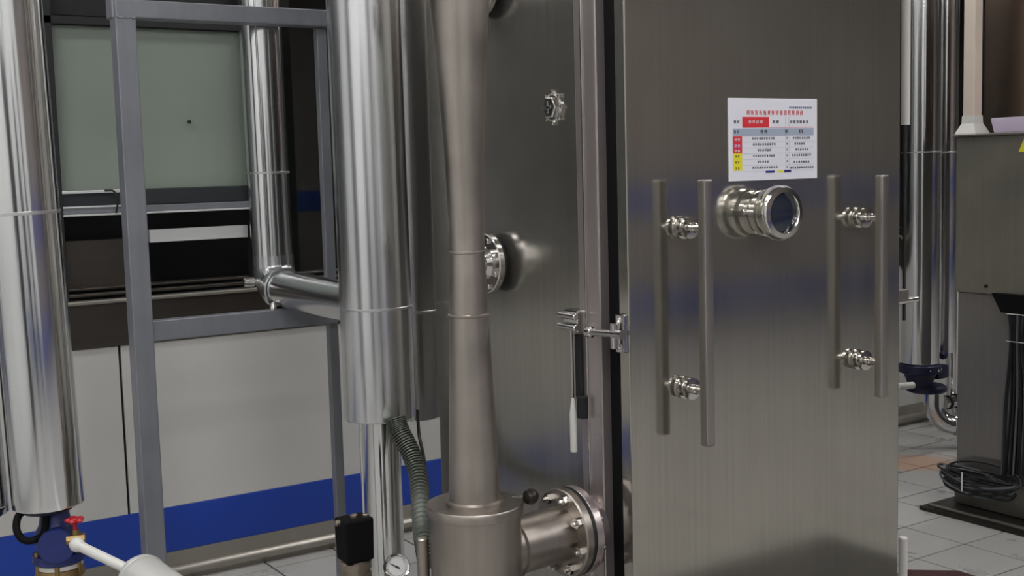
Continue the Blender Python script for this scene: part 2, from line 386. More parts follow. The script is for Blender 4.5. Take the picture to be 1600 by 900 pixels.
za0 = at(66, 803, Y=AY-.08).z
A_ = at(76, 790, Y=AY); AX = A_.x
t = clad_pipe('insulated_pipe', 'polished steel clad pipe at the far left ending above the blue valve', AX, AY, .0795, za0, 3.2, 'cladding', (-LA, 0), [at(50, 333, Y=AY-.08).z], seam=-40)
Bx, By = 1.607, 3.18
zb0 = at(597, 664, Y=By-.107).z
clad_pipe('insulated_pipe', 'widest polished steel clad pipe left of the brown ejector column', Bx, By, .107, zb0, 3.2, 'clad_rough', (-.004, 0), [at(590, 486, Y=By-.107).z], inner=(.0575, .06))
B2 = at(648, 650, Y=3.36)
clad_pipe('insulated_pipe', 'steel clad pipe half hidden between widest pipe and ejector column', B2.x, 3.36, .098, at(655, 658, Y=3.27).z, 3.2, 'clad_rough', (0, 0), [at(672, 486, Y=3.28).z], seam=-128)
A2 = at(-47, 780, Y=2.95)
clad_pipe('insulated_pipe', 'steel clad pipe cut by the left photo edge, only its rim visible', A2.x, 2.95, .083, at(0, 797, Y=2.95).z, 3.2, 'cladding', (-.03, 0))
# far pipe C with its elbow and arm into the widest pipe
CX, CY = Bx, 3.97
ze = at(427, 449, Y=CY).z
t = thing('elbow_pipe', 'polished clad pipe before the window with an elbow into the widest pipe', 'pipe', (CX, CY, ze))
Cb = at(427, 420, Y=CY); Cx = Cb.x
obj('riser', add_lathe(nb(), [(.10, .072), (3.2-ze, .072)], (Cx, CY, ze), (-.006, 0, 1), 56), 'cladding', t)
obj('joint_bead', add_lathe(nb(), [(-.004, .072), (-.003, .0735), (.003, .0735), (.004, .072)], (Cx-.002, CY, at(420, 270, Y=CY-.07).z), (0, 0, 1), 56, False), 'band', t)
obj('lap_seam', add_cyl(nb(), (Cx+.072*math.cos(-2.2), CY+.072*math.sin(-2.2), ze+.08), (Cx-.008+.072*math.cos(-2.2), CY+.072*math.sin(-2.2), 3.2), .002, seg=8), 'band', t)
# gored elbow: rings of a bend from down (-Z) to towards the room (-Y)
eb = nb(); R_ = .085; pts = []
for k in range(7):
    a = k/6*math.pi/2
    pts.append(V(Cx, CY-R_+R_*math.cos(a), ze+R_-R_*math.sin(a)+.0))
obj('elbow', add_tube(eb, [V(Cx, CY, ze+R_+.03)]+pts+[V(Cx, CY-R_-.004, ze)], .073, 40), 'clad_rough', t, ang=8)
obj('arm', add_lathe(nb(), [(0, .064), (CY-R_-By-.098, .064)], (Cx, CY-R_-.01, ze), (Bx-Cx, By-(CY-R_), at(560, 474, Y=3.3).z-ze), 56), 'clad_rough', t)
kn = at(398, 440, Y=CY-.02)
obj('drain_stub', add_lathe(nb(), [(0, .006), (.0, .010), (.05, .010), (.055, .017), (.085, .017), (.09, .012)], kn+V(.05, 0, 0), (-1, 0, 0), 20), 'chrome', t)
obj('drain_plug', add_lathe(nb(), [(0, .012), (.02, .014), (.03, .010)], at(427, 474, Y=CY-.12), (-.2, -.3, -1), 20), 'chrome', t)

# slim tube beside the widest pipe's core
tag(obj('thin_tube', add_cyl(nb(), at(564, 655, Y=3.3), V(at(564, 655, Y=3.3).x, 3.3, 0), .008, seg=16), 'cladding'), 'thin bright tube just left of the core below the widest pipe', 'tube')

# ------------------------------------------------------------------ VESSEL
XS, YD = 1.725, 2.143
ves = thing('process_vessel', 'tall brushed stainless steel vessel with flat front door', 'vessel', (2.2, 2.6, 0))
obj('side_shell', add_box(nb(), (XS, 2.318, .28), (2.70, 3.034, 2.95), .006), 'tank_side', ves)
obj('door_frame', add_box(nb(), (XS-.006, 2.236, .26), (2.70, 2.318, 2.97), .004), 'frame_steel', ves)
obj('frame_lip', add_box(nb(), (XS-.010, 2.284, .26), (XS+.01, 2.290, 2.97), .001), 'chrome', ves)
obj('gasket', add_box(nb(), (XS+.022, 2.180, .30), (2.67, 2.236, 2.92)), 'black', ves, False)
dv = obj('vessel_door', add_box(nb(), (1.732, YD, .22), (2.683, 2.180, 3.0), .003), 'tank', ves)
for x in (1.8, 2.6):
    for y in (2.4, 2.95): obj('leg', add_box(nb(), (x-.03, y-.03, 0), (x+.03, y+.03, .28), .003), 'satin', ves)
# hinge tube and rod on the far edge of the door
hx = at(1415, 150, Y=2.21)
obj('hinge_tube', add_cyl(nb(), (hx.x, 2.21, at(1415, 195, Y=2.21).z), (hx.x, 2.21, 2.9), .0125), 'white_plastic', ves, label='bright pale upper hinge tube')
obj('hinge_rod', add_cyl(nb(), (hx.x-.002, 2.21, at(1415, 500, Y=2.21).z), (hx.x-.002, 2.21, at(1415, 190, Y=2.21).z), .005), 'rubber', ves, label='thin black hinge rod')
pz = at(1418, 470, Y=2.2).z
obj('hinge_pin', add_cyl(nb(), (2.685, 2.2, pz), (at(1433, 470, Y=2.2).x, 2.2, pz+.002), .0085, bev=.002), 'chrome', ves)
for z in (2.3, 2.7, pz+.02): obj('hinge_bracket', add_box(nb(), (2.66, 2.19, z-.02), (hx.x-.005 if z < 1.5 else hx.x, 2.22, z+.015), .002), 'satin', ves)
# pull handles on the door
def pull(label, cx, ys, zb, zt, zm):
    t = fitted('pull_handle', label, 'handle', (cx, YD-.08, zb), 'square bar pull handles on the vessel door')
    obj('grip_bar', add_box(nb(), (cx-.0125, YD-.0925, zb), (cx+.0125, YD-.0675, zt), .0025), 'satin', t)
    for z in zm:
        obj('standoff', add_lathe(nb(), [(0, .009), (.02, .009), (.022, .012), (.03, .012), (.032, .009), (.066, .009)], (cx, YD-.068, z), (0, 1, 0), 20), 'chrome', t)
        obj('rosette', add_lathe(nb(), [(0, .025), (-.003, .027), (-.008, .027), (-.010, .017), (-.020, .015), (-.022, .026), (-.030, .026), (-.032, .012)], (cx, YD, z), (0, 1, 0), 32), 'chrome', t)
pull('left square bar pull handle on the vessel door, the longer one', 1.898, YD, .924, 1.548, (1.436, 1.052))
pull('right square bar pull handle near the vessel door edge', 2.512, YD, .962, 1.543, (1.432, 1.052))
# sight glass
s = fitted('sight_glass', 'round chrome sight glass sticking out of the vessel door below the notice', 'sight glass', (2.148, YD, 1.461))
SC = V(2.148, YD, 1.461)
obj('neck', add_lathe(nb(), [(0, .054), (.014, .055), (.016, .050), (.024, .050), (.026, .059), (.042, .060), (.044, .053), (.050, .053), (.052, .057), (.062, .057)], SC, (0, -1, 0), 48), 'chrome', s)
obj('ring_nut', add_lathe(nb(), [(.058, .050), (.060, .064), (.066, .067), (.080, .067), (.088, .062), (.090, .050), (.082, .046), (.070, .046)], SC, (0, -1, 0), 48, False), 'chrome', s)
obj('lens', add_lathe(nb(), [(.06, .047), (.080, .046), (.083, .03), (.084, .002)], SC, (0, -1, 0), 40), 'sight_glass', s)
obj('side_tap', add_cyl(nb(), SC+V(-.05, -.02, .004), SC+V(-.075, -.02, .004), .007, bev=.001), 'chrome', s)

# notice board on the door
PX0, PX1, PZ0, PZ1 = 2.048, 2.3555, 1.540, 1.741
nt_ = thing('safety_notice', 'white printed notice with red title and coloured table on the vessel door', 'notice', (2.2, YD, PZ0))
obj('board', add_box(nb(), (PX0, YD-.003, PZ0), (PX1, YD-.0001, PZ1), .0008, 1), 'paper', nt_, False)
def prt(bm_, u0, u1, v0, v1, lift=.0004):
    add_box(bm_, (PX0+u0*(PX1-PX0), YD-.003-lift, PZ1-v1*(PZ1-PZ0)), (PX0+u1*(PX1-PX0), YD-.003, PZ1-v0*(PZ1-PZ0)))
def glyphs(bm_, u0, u1, vc, h, lift=.0005):
    """a run of small square characters made of strokes"""
    wch = h*.72; nch = max(1, int((u1-u0)/wch)); wch = (u1-u0)/nch
    for k in range(nch):
        a = u0+k*wch; c = wch*.8
        for q in range(3):
            vv = vc-h/2+h*(.15+.33*q); prt(bm_, a+c*random.uniform(0, .2), a+c*random.uniform(.75, 1), vv-h*.055, vv+h*.055, lift)
        for q in range(2):
            uu = a+c*(.25+.45*q+random.uniform(-.06, .06)); prt(bm_, uu-c*.06, uu+c*.06, vc-h*random.uniform(.25, .5), vc+h*random.uniform(.2, .5), lift)
g = nb(); prt(g, .04, .955, .365, .455); obj('header_row', g, 'print_grey', nt_, False, 'blue grey header row')
g = nb(); prt(g, .145, .44, .225, .348); prt(g, .04, .14, .46, .545); prt(g, .04, .14, .605, .665); stuffed('red_cells', g, 'print_red', nt_, False, 'red cells')
g = nb(); prt(g, .04, .14, .545, .605); obj('magenta_cell', g, 'print_magenta', nt_, False, 'magenta cell')
g = nb(); prt(g, .04, .14, .665, .875); prt(g, .54, .60, .885, .91); stuffed('yellow_cells', g, 'print_yellow', nt_, False, 'yellow cells')
g = nb(); glyphs(g, .19, .84, .175, .062); prt(g, .145, .955, .348, .356); stuffed('title_text', g, 'print_red', nt_, False, 'red title line')
g = nb(); glyphs(g, .21, .38, .285, .05, .0008)
for v in (.50, .575, .635): glyphs(g, .055, .125, v, .035, .0008)
stuffed('white_text', g, 'paper', nt_, False, 'white text on the red cells')
g = nb()
for u0, u1, v, h in ((.05, .125, .285, .04), (.48, .56, .285, .045), (.68, .90, .285, .045), (.05, .12, .405, .045), (.34, .43, .405, .05), (.62, .665, .405, .05), (.78, .85, .405, .05)): glyphs(g, u0, u1, v, h, .0008)
for k, (a, b_, c, d) in enumerate(((.25, .51, .71, .92), (.26, .52, .73, .86), (.31, .47, .74, .90), (.26, .51, .70, .93), (.31, .44, .72, .91), (.25, .54, .68, .96))):
    v = .487+k*.0715
    glyphs(g, a, b_, v, .034); glyphs(g, c, d, v+(.012 if k > 3 else 0), .034); glyphs(g, .065, .115, v, .03, .0008) if k > 2 else None
    glyphs(g, .64, .655, v, .03)
stuffed('black_text', g, 'ink', nt_, False, 'black table text')
g = nb()
for k in range(7): prt(g, .145, .955, .4575+k*.0715-.001, .4575+k*.0715+.001, .0003)
for u in (.63, .668): prt(g, u-.001, u+.001, .225, .87, .0003)
stuffed('table_lines', g, 'print_grey', nt_, False, 'thin table lines')
g = nb(); prt(g, .40, .50, .885, .912); prt(g, .61, .69, .882, .914); glyphs(g, .67, .94, .11, .03); stuffed('navy_marks', g, 'print_navy', nt_, False, 'navy marks')

# side fittings of the vessel
def ring_fitting():
    c = at(866, 168, X=XS); s = fitted('hexagonal_port', 'small hexagonal chrome port plate high on the vessel side', 'fitting', c)
    obj('base_ring', add_lathe(nb(), [(0, .036), (.004, .036), (.006, .030)], c, (-1, 0, 0), 32), 'chrome', s)
    obj('hex_nut', add_lathe(nb(), [(.004, .028), (.016, .028), (.018, .025)], c, (-1, 0, 0), 6), 'chrome', s)
    obj('dark_recess', add_lathe(nb(), [(.018, .020), (.0184, .020)], c, (-1, 0, 0), 6), 'cabinet_base', s)
    obj('name_bar', add_box(nb(), c+V(-.022, -.015, -.004), c+V(-.018, .015, .004), .001), 'chrome', s)
    obj('name_bar', add_box(nb(), c+V(-.022, -.004, -.015), c+V(-.018, .004, .015), .001), 'chrome', s)
    for k in range(8):
        a = k*math.pi/4; q = c+V(-.005, .038*math.cos(a), .038*math.sin(a))
        obj('bolt', add_lathe(nb(), [(0, .006), (.007, .006), (.009, .004)], q+V(.005, 0, 0), (-1, 0, 0), 6), 'chrome', s)
ring_fitting()
def stub(label, c, L, r, fr_, thick=.016):
    s = fitted('flanged_stub', label, 'pipe stub', c)
    obj('weld_neck', add_lathe(nb(), [(0, r), (.02, r)], c, (-1, 0, 0), 40), 'chrome', s)
    obj('gasket', add_lathe(nb(), [(.02, fr_-.002), (.025, fr_-.002)], c, (-1, 0, 0), 48), 'rubber', s)
    obj('flange', add_lathe(nb(), [(.025, fr_-.002), (.027, fr_), (.025+thick, fr_), (.027+thick, fr_-.003)], c, (-1, 0, 0), 48), 'chrome', s)
    obj('pipe', add_lathe(nb(), [(.04, r+.012), (.055, r), (L, r)], c, (-1, 0, 0), 40), 'chrome', s)
    for k in range(8):
        a = (k+.5)*math.pi/4; q = c+V(-.025-thick, math.cos(a)*fr_*.82, math.sin(a)*fr_*.82)
        obj('bolt', add_lathe(nb(), [(0, .008), (.007, .008), (.009, .006)], q, (-1, 0, 0), 6), 'chrome', s)
cs = at(777, 410, X=XS)
stub('flanged pipe stub on vessel side at mid height, behind the ejector column', cs, .115, .036, .080)
stub('flanged pipe stub on vessel side near the top photo edge', V(XS, cs.y, at(777, -25, X=XS).z), .15, .036, .085)

# side latch with its lever
s = fitted('side_latch', 'chrome latch with hanging pale lever on the vessel side', 'latch', at(897, 500, X=XS))
a_, b_ = at(884, 482, X=XS-.012), at(908, 520, X=XS-.012)
obj('latch_block', add_box(nb(), (XS-.022, b_.y, b_.z), (XS, a_.y, a_.z), .004), 'chrome', s)
for z in (.25, .75): obj('latch_roller', add_cyl(nb(), (XS-.03, b_.y-.006, b_.z+z*(a_.z-b_.z)), (XS-.03, a_.y+.004, b_.z+z*(a_.z-b_.z)), .008, bev=.002), 'chrome', s)
q0, q1 = at(904, 522, X=XS-.012), at(906, 622, X=XS-.012)
obj('latch_strap', add_box(nb(), (XS-.016, q1.y-.012, q1.z), (XS-.008, q1.y+.012, q0.z), .002), 'rubber', s)
obj('latch_rod', add_cyl(nb(), q0+V(-.008, .018, .01), q1+V(-.008, .018, 0), .004, seg=12), 'chrome', s)
q2, q3 = at(905, 622, X=XS-.02), at(905, 706, X=XS-.02)
obj('lever_clevis', add_box(nb(), (XS-.026, q2.y-.018, q2.z-.05), (XS-.006, q2.y+.004, q2.z+.005), .003), 'rubber', s)
obj('lever_grip', add_lathe(nb(), [(0, .003), (.006, .0045), (.02, .006), (.04, .0085), (q2.z-q3.z-.002, .0085), (q2.z-q3.z, .006)], q2+V(-.012, .010, 0), (0, 0, -1), 20), 'white_plastic', s, label='pale lever grip')
# door latch
s = fitted('door_latch', 'chrome swing bolt latch bridging the vessel door gap', 'latch', at(969, 520, X=1.732))
a_, b_ = at(963, 490, X=1.722), at(976, 552, X=1.722)
obj('latch_plate', add_box(nb(), (1.718, 2.147, b_.z), (1.732, 2.178, a_.z), .003), 'chrome', s)
for f in (.15, .85): obj('bolt', add_lathe(nb(), [(0, .007), (.005, .007), (.007, .004)], (1.718, 2.162, b_.z+f*(a_.z-b_.z)), (-1, 0, 0), 6), 'chrome', s)
zz = at(945, 523, X=1.70).z
obj('swing_bolt', add_lathe(nb(), [(0, .010), (.002, .013), (.018, .013), (.02, .009), (.10, .009), (.135, .011)], (1.700, at(918, 523, X=1.70).y, zz), (0, -1, .05), 20), 'chrome', s)
obj('knuckle', add_cyl(nb(), (1.703, 2.162, zz-.03), (1.703, 2.162, zz+.03), .010, bev=.002), 'chrome', s)

# ------------------------------------------------------------------ EJECTOR COLUMN AND POT
EX, EY = 1.371, 2.26
e = thing('ejector_column', 'brown stained steel ejector column narrowing at its middle on a round pot', 'ejector', (EX, EY, .25))
zp = .838
obj('cone_tube', add_lathe(nb(), [(0, .060), (.004, .0605), (.030, .0578), (1.109-zp, .0492), (1.324-zp, .0425), (1.39-zp, .0388), (1.45-zp, .0388), (1.607-zp, .0435), (1.815-zp, .0560), (1.952-zp, .0650), (2.25-zp, .086), (3.2-zp, .088)], (EX, EY, zp), (0, 0, 1), 56), 'ejector', e, ang=60)
for z, r in ((1.265, .0455), (1.405, .0392)): obj('weld_bead', add_lathe(nb(), [(-.004, r-.002), (-.002, r+.0016), (.002, r+.0016), (.004, r-.002)], (EX, EY, z), (0, 0, 1), 48, False), 'ejector', e)
obj('collar', add_lathe(nb(), [(0, .066), (.006, .066), (.010, .060)], (EX, EY, zp), (0, 0, 1), 48), 'ejector', e)
obj('pot', add_lathe(nb(), [(0, .1035), (zp-.02-.25, .1035)], (EX, EY, .25), (0, 0, 1), 64), 'ejector', e)
obj('pot_lid', add_lathe(nb(), [(-.024, .105), (-.022, .1095), (-.004, .1105), (0, .108)], (EX, EY, zp), (0, 0, 1), 64), 'ejector', e, ang=50)
for k in range(3):
    a = k*2.09; q = V(EX+.08*math.cos(a), EY+.08*math.sin(a), 0)
    obj('leg', add_cyl(nb(), q, q+V(0, 0, .26), .012), 'ejector', e)
q = at(660, 840, Y=2.33)
obj('side_tube', add_cyl(nb(), (q.x, 2.33, .3), (q.x, 2.33, q.z), .014, bev=.003), 'ejector', e)
# side arm with big bolted flange into the vessel
FC = V(0, 2.283, .712)
obj('side_arm', add_cyl(nb(), (EX+.03, EY, FC.z), (1.625, FC.y, FC.z), .066, seg=48), 'ejector', e)
obj('saddle_weld', add_lathe(nb(), [(-.004, .062), (0, .070), (.004, .062)], (EX+.098, EY+.004, FC.z), (1, .1, 0), 48, False), 'ejector', e)
fl_ = obj('arm_flange', add_lathe(nb(), [(0, .104), (.003, .107), (.020, .107), (.022, .105)], (1.624, FC.y, FC.z), (1, 0, 0), 64), 'ejector', e)
obj('flange_gasket', add_lathe(nb(), [(0, .1075), (.009, .1075)], (1.645, FC.y, FC.z), (1, 0, 0), 64), 'rubber', e)
mate = fitted('inlet_flange', 'large round inlet flange welded on the vessel side beside the ejector arm', 'flange', (XS-.08, FC.y, FC.z-.1))
obj('flange_disc', add_lathe(nb(), [(0, .105), (.002, .107), (.020, .107), (.022, .104)], (1.654, FC.y, FC.z), (1, 0, 0), 64), 'frame_steel', mate)
obj('neck', add_lathe(nb(), [(0, .075), (.044, .070)], (1.674, FC.y, FC.z), (1, 0, 0), 48), 'frame_steel', mate)
for k in range(8):
    a = (k+.35)*math.pi/4; q = V(1.612, FC.y+.088*math.cos(a), FC.z+.088*math.sin(a))
    bo = obj('bolt', add_lathe(nb(), [(-.010, .006), (0, .006), (.0001, .013), (.012, .013)], q, (1, 0, 0), 6), 'chrome', e)
    obj('nut', add_lathe(nb(), [(0, .010), (.012, .010)], (1.674, q.y, q.z), (1, 0, 0), 6), 'chrome', mate)
q = at(829, 776, Y=2.2)
vt = thing('small_valve', 'tiny dark round plug beside the ejector pot lid', 'plug', q)
obj('plug_body', add_lathe(nb(), [(0, .006), (.004, .015), (.016, .019), (.026, .016), (.034, .008)], q-V(.016, 0, 0), (1, 0, 0), 20), 'cabinet_base', vt)
obj('plug_stem', add_cyl(nb(), q-V(.0, 0, 0), V(EX+.09, 2.25, q.z-.012), .005), 'ejector', vt)

# ------------------------------------------------------------------ HOSES AND SMALL FITTINGS BELOW THE WIDEST PIPE
hp = smooth_path([at(618, 655, Y=3.02), at(626, 676, Y=3.0), at(641, 706, Y=2.96), at(653, 740, Y=2.9), at(657, 782, Y=2.8), at(661, 835, Y=2.6), at(668, 880, Y=2.5)], 46)
tag(obj('corrugated_hose', add_tube(nb(), hp, .02, 20, ridge=lambda i: (.030 if i % 6 in (1, 2, 3) else .0215)*(1-.0006*i)), 'hose'), 'grey corrugated hose hanging from the widest pipe towards the ejector pot', 'hose')
hp2 = smooth_path([at(652, 640, Y=3.02), at(655, 680, Y=3.02), at(662, 715, Y=2.97), at(666, 760, Y=2.9)], 10)
tag(obj('thin_cable', add_tube(nb(), hp2, .005, 10), 'cable_black'), 'thin black cable beside the corrugated hose', 'cable')
q = at(554, 838, Y=2.8)
v_ = thing('solenoid_valve', 'matte black valve coil box on a dull metal body, bottom centre left', 'valve', (q.x, 2.8, 0))
bt, bb = at(552, 808, Y=2.8).z, at(556, 873, Y=2.8).z
b_ = nb()
add_box(b_, (q.x-.042, 2.765, bb), (q.x+.042, 2.835, bt), .006)
for vtx in b_.verts:
    if vtx.co.z < (bb+bt)/2: vtx.co.x = q.x+(vtx.co.x-q.x)*.93
o = obj('coil_box', b_, 'black', v_)
obj('cap_nut', add_lathe(nb(), [(0, .012), (.006, .012), (.008, .008)], (q.x, 2.8, bt), (0, 0, 1), 6), 'nickel', v_)
obj('plug_screw', add_cyl(nb(), (q.x-.053, 2.80, bt-.008), (q.x-.04, 2.80, bt-.008), .008, bev=.002), 'nickel', v_)
obj('plug_screw', add_cyl(nb(), (q.x+.03, 2.79, bt-.002), (q.x+.03, 2.79, bt+.006), .009, bev=.002), 'nickel', v_)
obj('valve_body', add_lathe(nb(), [(0, .030), (-.006, .041), (-.022, .042), (-.024, .037), (-.034, .037), (-.036, .041), (-.12, .041), (-.13, .03), (-bb, .03)], (q.x, 2.8, bb+.0), (0, 0, 1), 40), 'nickel', v_)
q = at(620, 886, Y=2.72)
g_ = thing('pressure_gauge', 'small round silver pressure gauge at the bottom beside the core pipe', 'gauge', q)
gd = (Vector((0, 0, CAM_Z+.2))-q).normalized(); gd = Vector((gd.x+.12, gd.y, gd.z)).normalized()
obj('case', add_lathe(nb(), [(-.022, .030), (-.02, .034), (.004, .035), (.008, .033), (.006, .029), (.002, .029)], q, gd, 40, False), 'chrome', g_)
obj('back_cover', add_lathe(nb(), [(-.023, .001), (-.022, .031)], q, gd, 40, False), 'chrome', g_)
obj('dial', add_lathe(nb(), [(.001, .0295), (.002, .0295)], q, gd, 40), 'dial', g_)
u_, w_, a_ = frame(gd)
def dm(bm_, c, ang, l0, l1, hw, lift):
    d = u_*math.cos(ang)+w_*math.sin(ang); s_ = u_*-math.sin(ang)+w_*math.cos(ang)
    vs = [bm_.verts.new(c+gd*lift+d*a+s_*b) for a, b in ((l0, -hw), (l1, -hw), (l1, hw), (l0, hw))]; bm_.faces.new(vs)
g = nb()
for k in range(25): dm(g, q, math.radians(-45+k*11.25), .022, .027, .0006, .0026)
obj('scale_marks', g, 'ink', g_, False)
g = nb(); add_lathe(g, [(.003, .003), (.005, .003)], q, gd, 12)
nd_ = (u_*.75 + w_*-.45).normalized(); sd_ = nd_.cross(gd)
bmv = [g.verts.new(q+gd*.004+nd_*a+sd_*b) for a, b in ((-.008, -.0022), (.021, -.0008), (.021, .0008), (-.008, .0022))]; g.faces.new(bmv)
obj('needle', g, 'ink', g_, False)
obj('stem', add_cyl(nb(), q-gd*.01-V(0, 0, .03), V(q.x, q.y+.005, 0), .008), 'brass', g_)

# ------------------------------------------------------------------ BLUE VALVE, LEFT
c0 = V(AX-.004, AY, za0)
bv = thing('globe_valve', 'blue cast iron valve under the far left clad pipe', 'valve', (AX, AY, .35))
zc1, zc2 = at(90, 838, Y=AY).z, at(95, 866, Y=AY).z
obj('top_flange', add_lathe(nb(), [(.012, .052), (.006, .060), (-.010, .060), (-.014, .055)], c0, (0, 0, 1), 40), 'navy_iron', bv)
obj('valve_body', add_lathe(nb(), [(za0-.005-zc1, .030), (.032, .036), (.015, .046), (0, .050), (-.018, .046), (-.034, .038), (-.06, .040)], (AX+.012, AY, zc1), (0, 0, 1), 40), 'blue_iron', bv, ang=60)
obj('bonnet', add_lathe(nb(), [(0, .034), (.035, .034), (.037, .040), (.05, .040)], (AX+.012, AY-.02, zc1), (-.35, -1, -.1), 32), 'blue_iron', bv)
obj('bottom_flange', add_lathe(nb(), [(.010, .048), (.008, .058), (-.010, .0605), (-.014, .056)], (AX+.016, AY, zc2), (0, 0, 1), 40), 'blue_iron', bv)
obj('flange_ring', add_lathe(nb(), [(-.016, .052), (-.026, .052)], (AX+.016, AY, zc2), (0, 0, 1), 40), 'white_plastic', bv, label='pale gasket ring')
obj('lower_flange', add_lathe(nb(), [(-.027, .054), (-.045, .056), (-.05, .03), (-zc2+.0, .03)], (AX+.016, AY, zc2), (0, 0, 1), 40), 'brass', bv)
for k in range(6):
    a = k*math.pi/3+.2; x, y = AX+.016+.052*math.cos(a), AY+.052*math.sin(a)
    obj('bolt', add_cyl(nb(), (x, y, zc2-.06), (x, y, zc2+.018), .006, seg=8), 'brass', bv)
hk = smooth_path([at(40, 796, Y=AY-.02), at(28, 808, Y=AY-.02), at(26, 828, Y=AY-.03), at(36, 843, Y=AY-.04), at(52, 844, Y=AY-.045), at(68, 834, Y=AY-.03), at(72, 806, Y=AY-.03)], 8)
tag(obj('black_hose_loop', add_tube(nb(), hk, .0085, 14), 'black'), 'thick black rubber hose loop left of the blue valve', 'hose')
# red handled bleed valve and white lines
q = at(118, 835, Y=2.80)
rv = thing('bleed_valve', 'small brass valve with a red handle beside the blue valve', 'valve', q)
obj('brass_stem', add_cyl(nb(), q-V(0, 0, .02), q+V(0, 0, .012), .008), 'brass', rv)
obj('brass_body', add_lathe(nb(), [(-.022, .009), (-.02, .013), (.02, .013), (.022, .009)], q-V(0, 0, .01), (-1, .3, 0), 8), 'brass', rv)
obj('handle_stem', add_cyl(nb(), q+V(0, 0, .01), q+V(0, 0, .035), .005), 'red', rv)
for k in range(5):
    a = k*2*math.pi/5+.3; obj('handle_lobe', add_lathe(nb(), [(-.005, .006), (0, .009), (.005, .006)], q+V(.014*math.cos(a), .014*math.sin(a), .034), (0, 0, 1), 12), 'red', rv)
obj('handle_hub', add_cyl(nb(), q+V(0, 0, .028), q+V(0, 0, .040), .013, bev=.002), 'red', rv)
a_, b_ = at(120, 851, Y=2.76), at(205, 892, Y=2.60)
wr = thing('white_branch_pipe', 'slim white pipe sloping from the blue valve into pale jacketed pipe', 'pipe', a_)
obj('ball_union', add_lathe(nb(), [(-.016, .006), (-.012, .012), (-.004, .0165), (.006, .0165), (.014, .012), (.018, .010)], a_, b_-a_, 24), 'white_plastic', wr)
obj('white_tube', add_cyl(nb(), a_, b_+(b_-a_)*.1, .0115), 'white_plastic', wr)
dj = (at(262, 912, Y=2.44)-at(215, 905, Y=2.6)).normalized()
jp = thing('jacketed_pipe', 'pale jacketed pipe with domed end in the bottom left corner', 'pipe', b_)
jc = at(222, 904, Y=2.585)
dj = V(.12, -1, -.06).normalized()
obj('jacket', add_lathe(nb(), [(-.012, .014), (-.010, .030), (.000, .046), (.012, .052), (.55, .052)], jc-dj*.02, dj, 48), 'insul', jp, ang=50)
obj('end_ring', add_lathe(nb(), [(-.002, .0525), (.004, .0545), (.010, .0525)], jc+dj*.0, dj, 48, False), 'insul', jp)

# ------------------------------------------------------------------ FAR RIGHT PIPES
GYY = 4.12
def gpipe(label, px, py, Y, rpx, ybot, seam, bands, m='cladding'):
    c = at(px, py, Y=Y); Z = (c-V(0, 0, CAM_Z)).dot(fwd); r = rpx/F_PX*Z
    return clad_pipe('far_insulated_pipe', label, c.x, Y, r, at(px, ybot, Y=Y).z, 3.2, m, (.0, 0), [at(px, b_, Y=Y).z for b_ in bands], seam, group='clad pipes at the right behind the vessel'), c, r
tg1, cg1, rg1 = gpipe('clad pipe just right of the vessel door above the navy valve', 1438, 500, 4.12, 29, 566, -70, (238,))
tg2, cg2, rg2 = gpipe('clad pipe left of the grey cabinet, behind its neighbour', 1475, 500, 4.28, 19, 549, None, (238,))
tg3, cg3, rg3 = gpipe('slim bright clad pipe along the left edge of the cabinet', 1488, 400, 4.40, 7, 700, None, ())
tg4, cg4, rg4 = gpipe('narrow clad pipe peeping out beside the vessel door hinge', 1424, 300, 4.38, 8, 560, None, ())
# navy valve under them, its lower pipe and elbow
nv = thing('far_valve', 'navy blue flanged valve below the clad pipes at the right', 'valve', (cg1.x, 4.12, .6))
zv = at(1438, 566, Y=4.12).z; zf = at(1450, 606, Y=4.12).z
obj('valve_body', add_lathe(nb(), [(0, .085), (-.012, .112), (-.05, .112), (-.06, .085), (-.10, .07), (zf-zv+.01, .06)], (cg1.x, 4.12, zv), (0, 0, 1), 32), 'navy_iron', nv)
obj('wide_flange', add_lathe(nb(), [(.02, .09), (.012, .105), (-.012, .105), (-.02, .09)], (at(1448, 606, Y=4.12).x, 4.12, zf), (0, 0, 1), 36), 'navy_iron', nv)
q = at(1466, 575, Y=4.12)
obj('actuator_arm', add_box(nb(), (q.x-.05, 4.08, q.z-.055), (q.x+.045, 4.15, q.z+.02), .012), 'navy_iron', nv)
obj('actuator_knob', add_lathe(nb(), [(-.022, .012), (-.012, .022), (.012, .022), (.022, .012)], at(1474, 555, Y=4.1), (1, .2, 0), 20), 'navy_iron', nv)
for dx in (-.055, 0, .055): obj('bolt', add_lathe(nb(), [(0, .007), (.008, .007)], (cg1.x+dx*.8, 4.12-.112+abs(dx)*.3, zv-.03), (0, -1, 0), 6), 'chrome', nv)
obj('limit_screw', add_cyl(nb(), at(1402, 604, Y=4.03), at(1427, 602, Y=4.03), .018, bev=.004), 'white_plastic', nv, label='pale side screw')
ec = at(1459, 640, Y=4.10); rr = .052
ez = .135
fe = thing('floor_elbow_pipe', 'polished pipe below the navy valve bending right along the floor', 'pipe', (ec.x, 4.10, 0))
R_ = .12
pts = [V(ec.x, 4.10, zf-.02), V(ec.x, 4.10, ez+R_)] + [V(ec.x+(R_-R_*math.cos(k/8*math.pi/2))*.8, 4.10-(R_-R_*math.cos(k/8*math.pi/2))*.6, ez+R_-R_*math.sin(k/8*math.pi/2)) for k in range(1, 9)]
pts += [pts[-1]+V(.30, -.225, 0)]
obj('bend', add_tube(nb(), pts, rr, 32), 'cladding', fe, ang=40)
obj('clamp_ring', add_lathe(nb(), [(-.014, rr), (-.012, rr+.008), (.012, rr+.008), (.014, rr)], pts[-1]-V(.30, -.225, 0), (.8, -.6, 0), 32, False), 'chrome', fe)
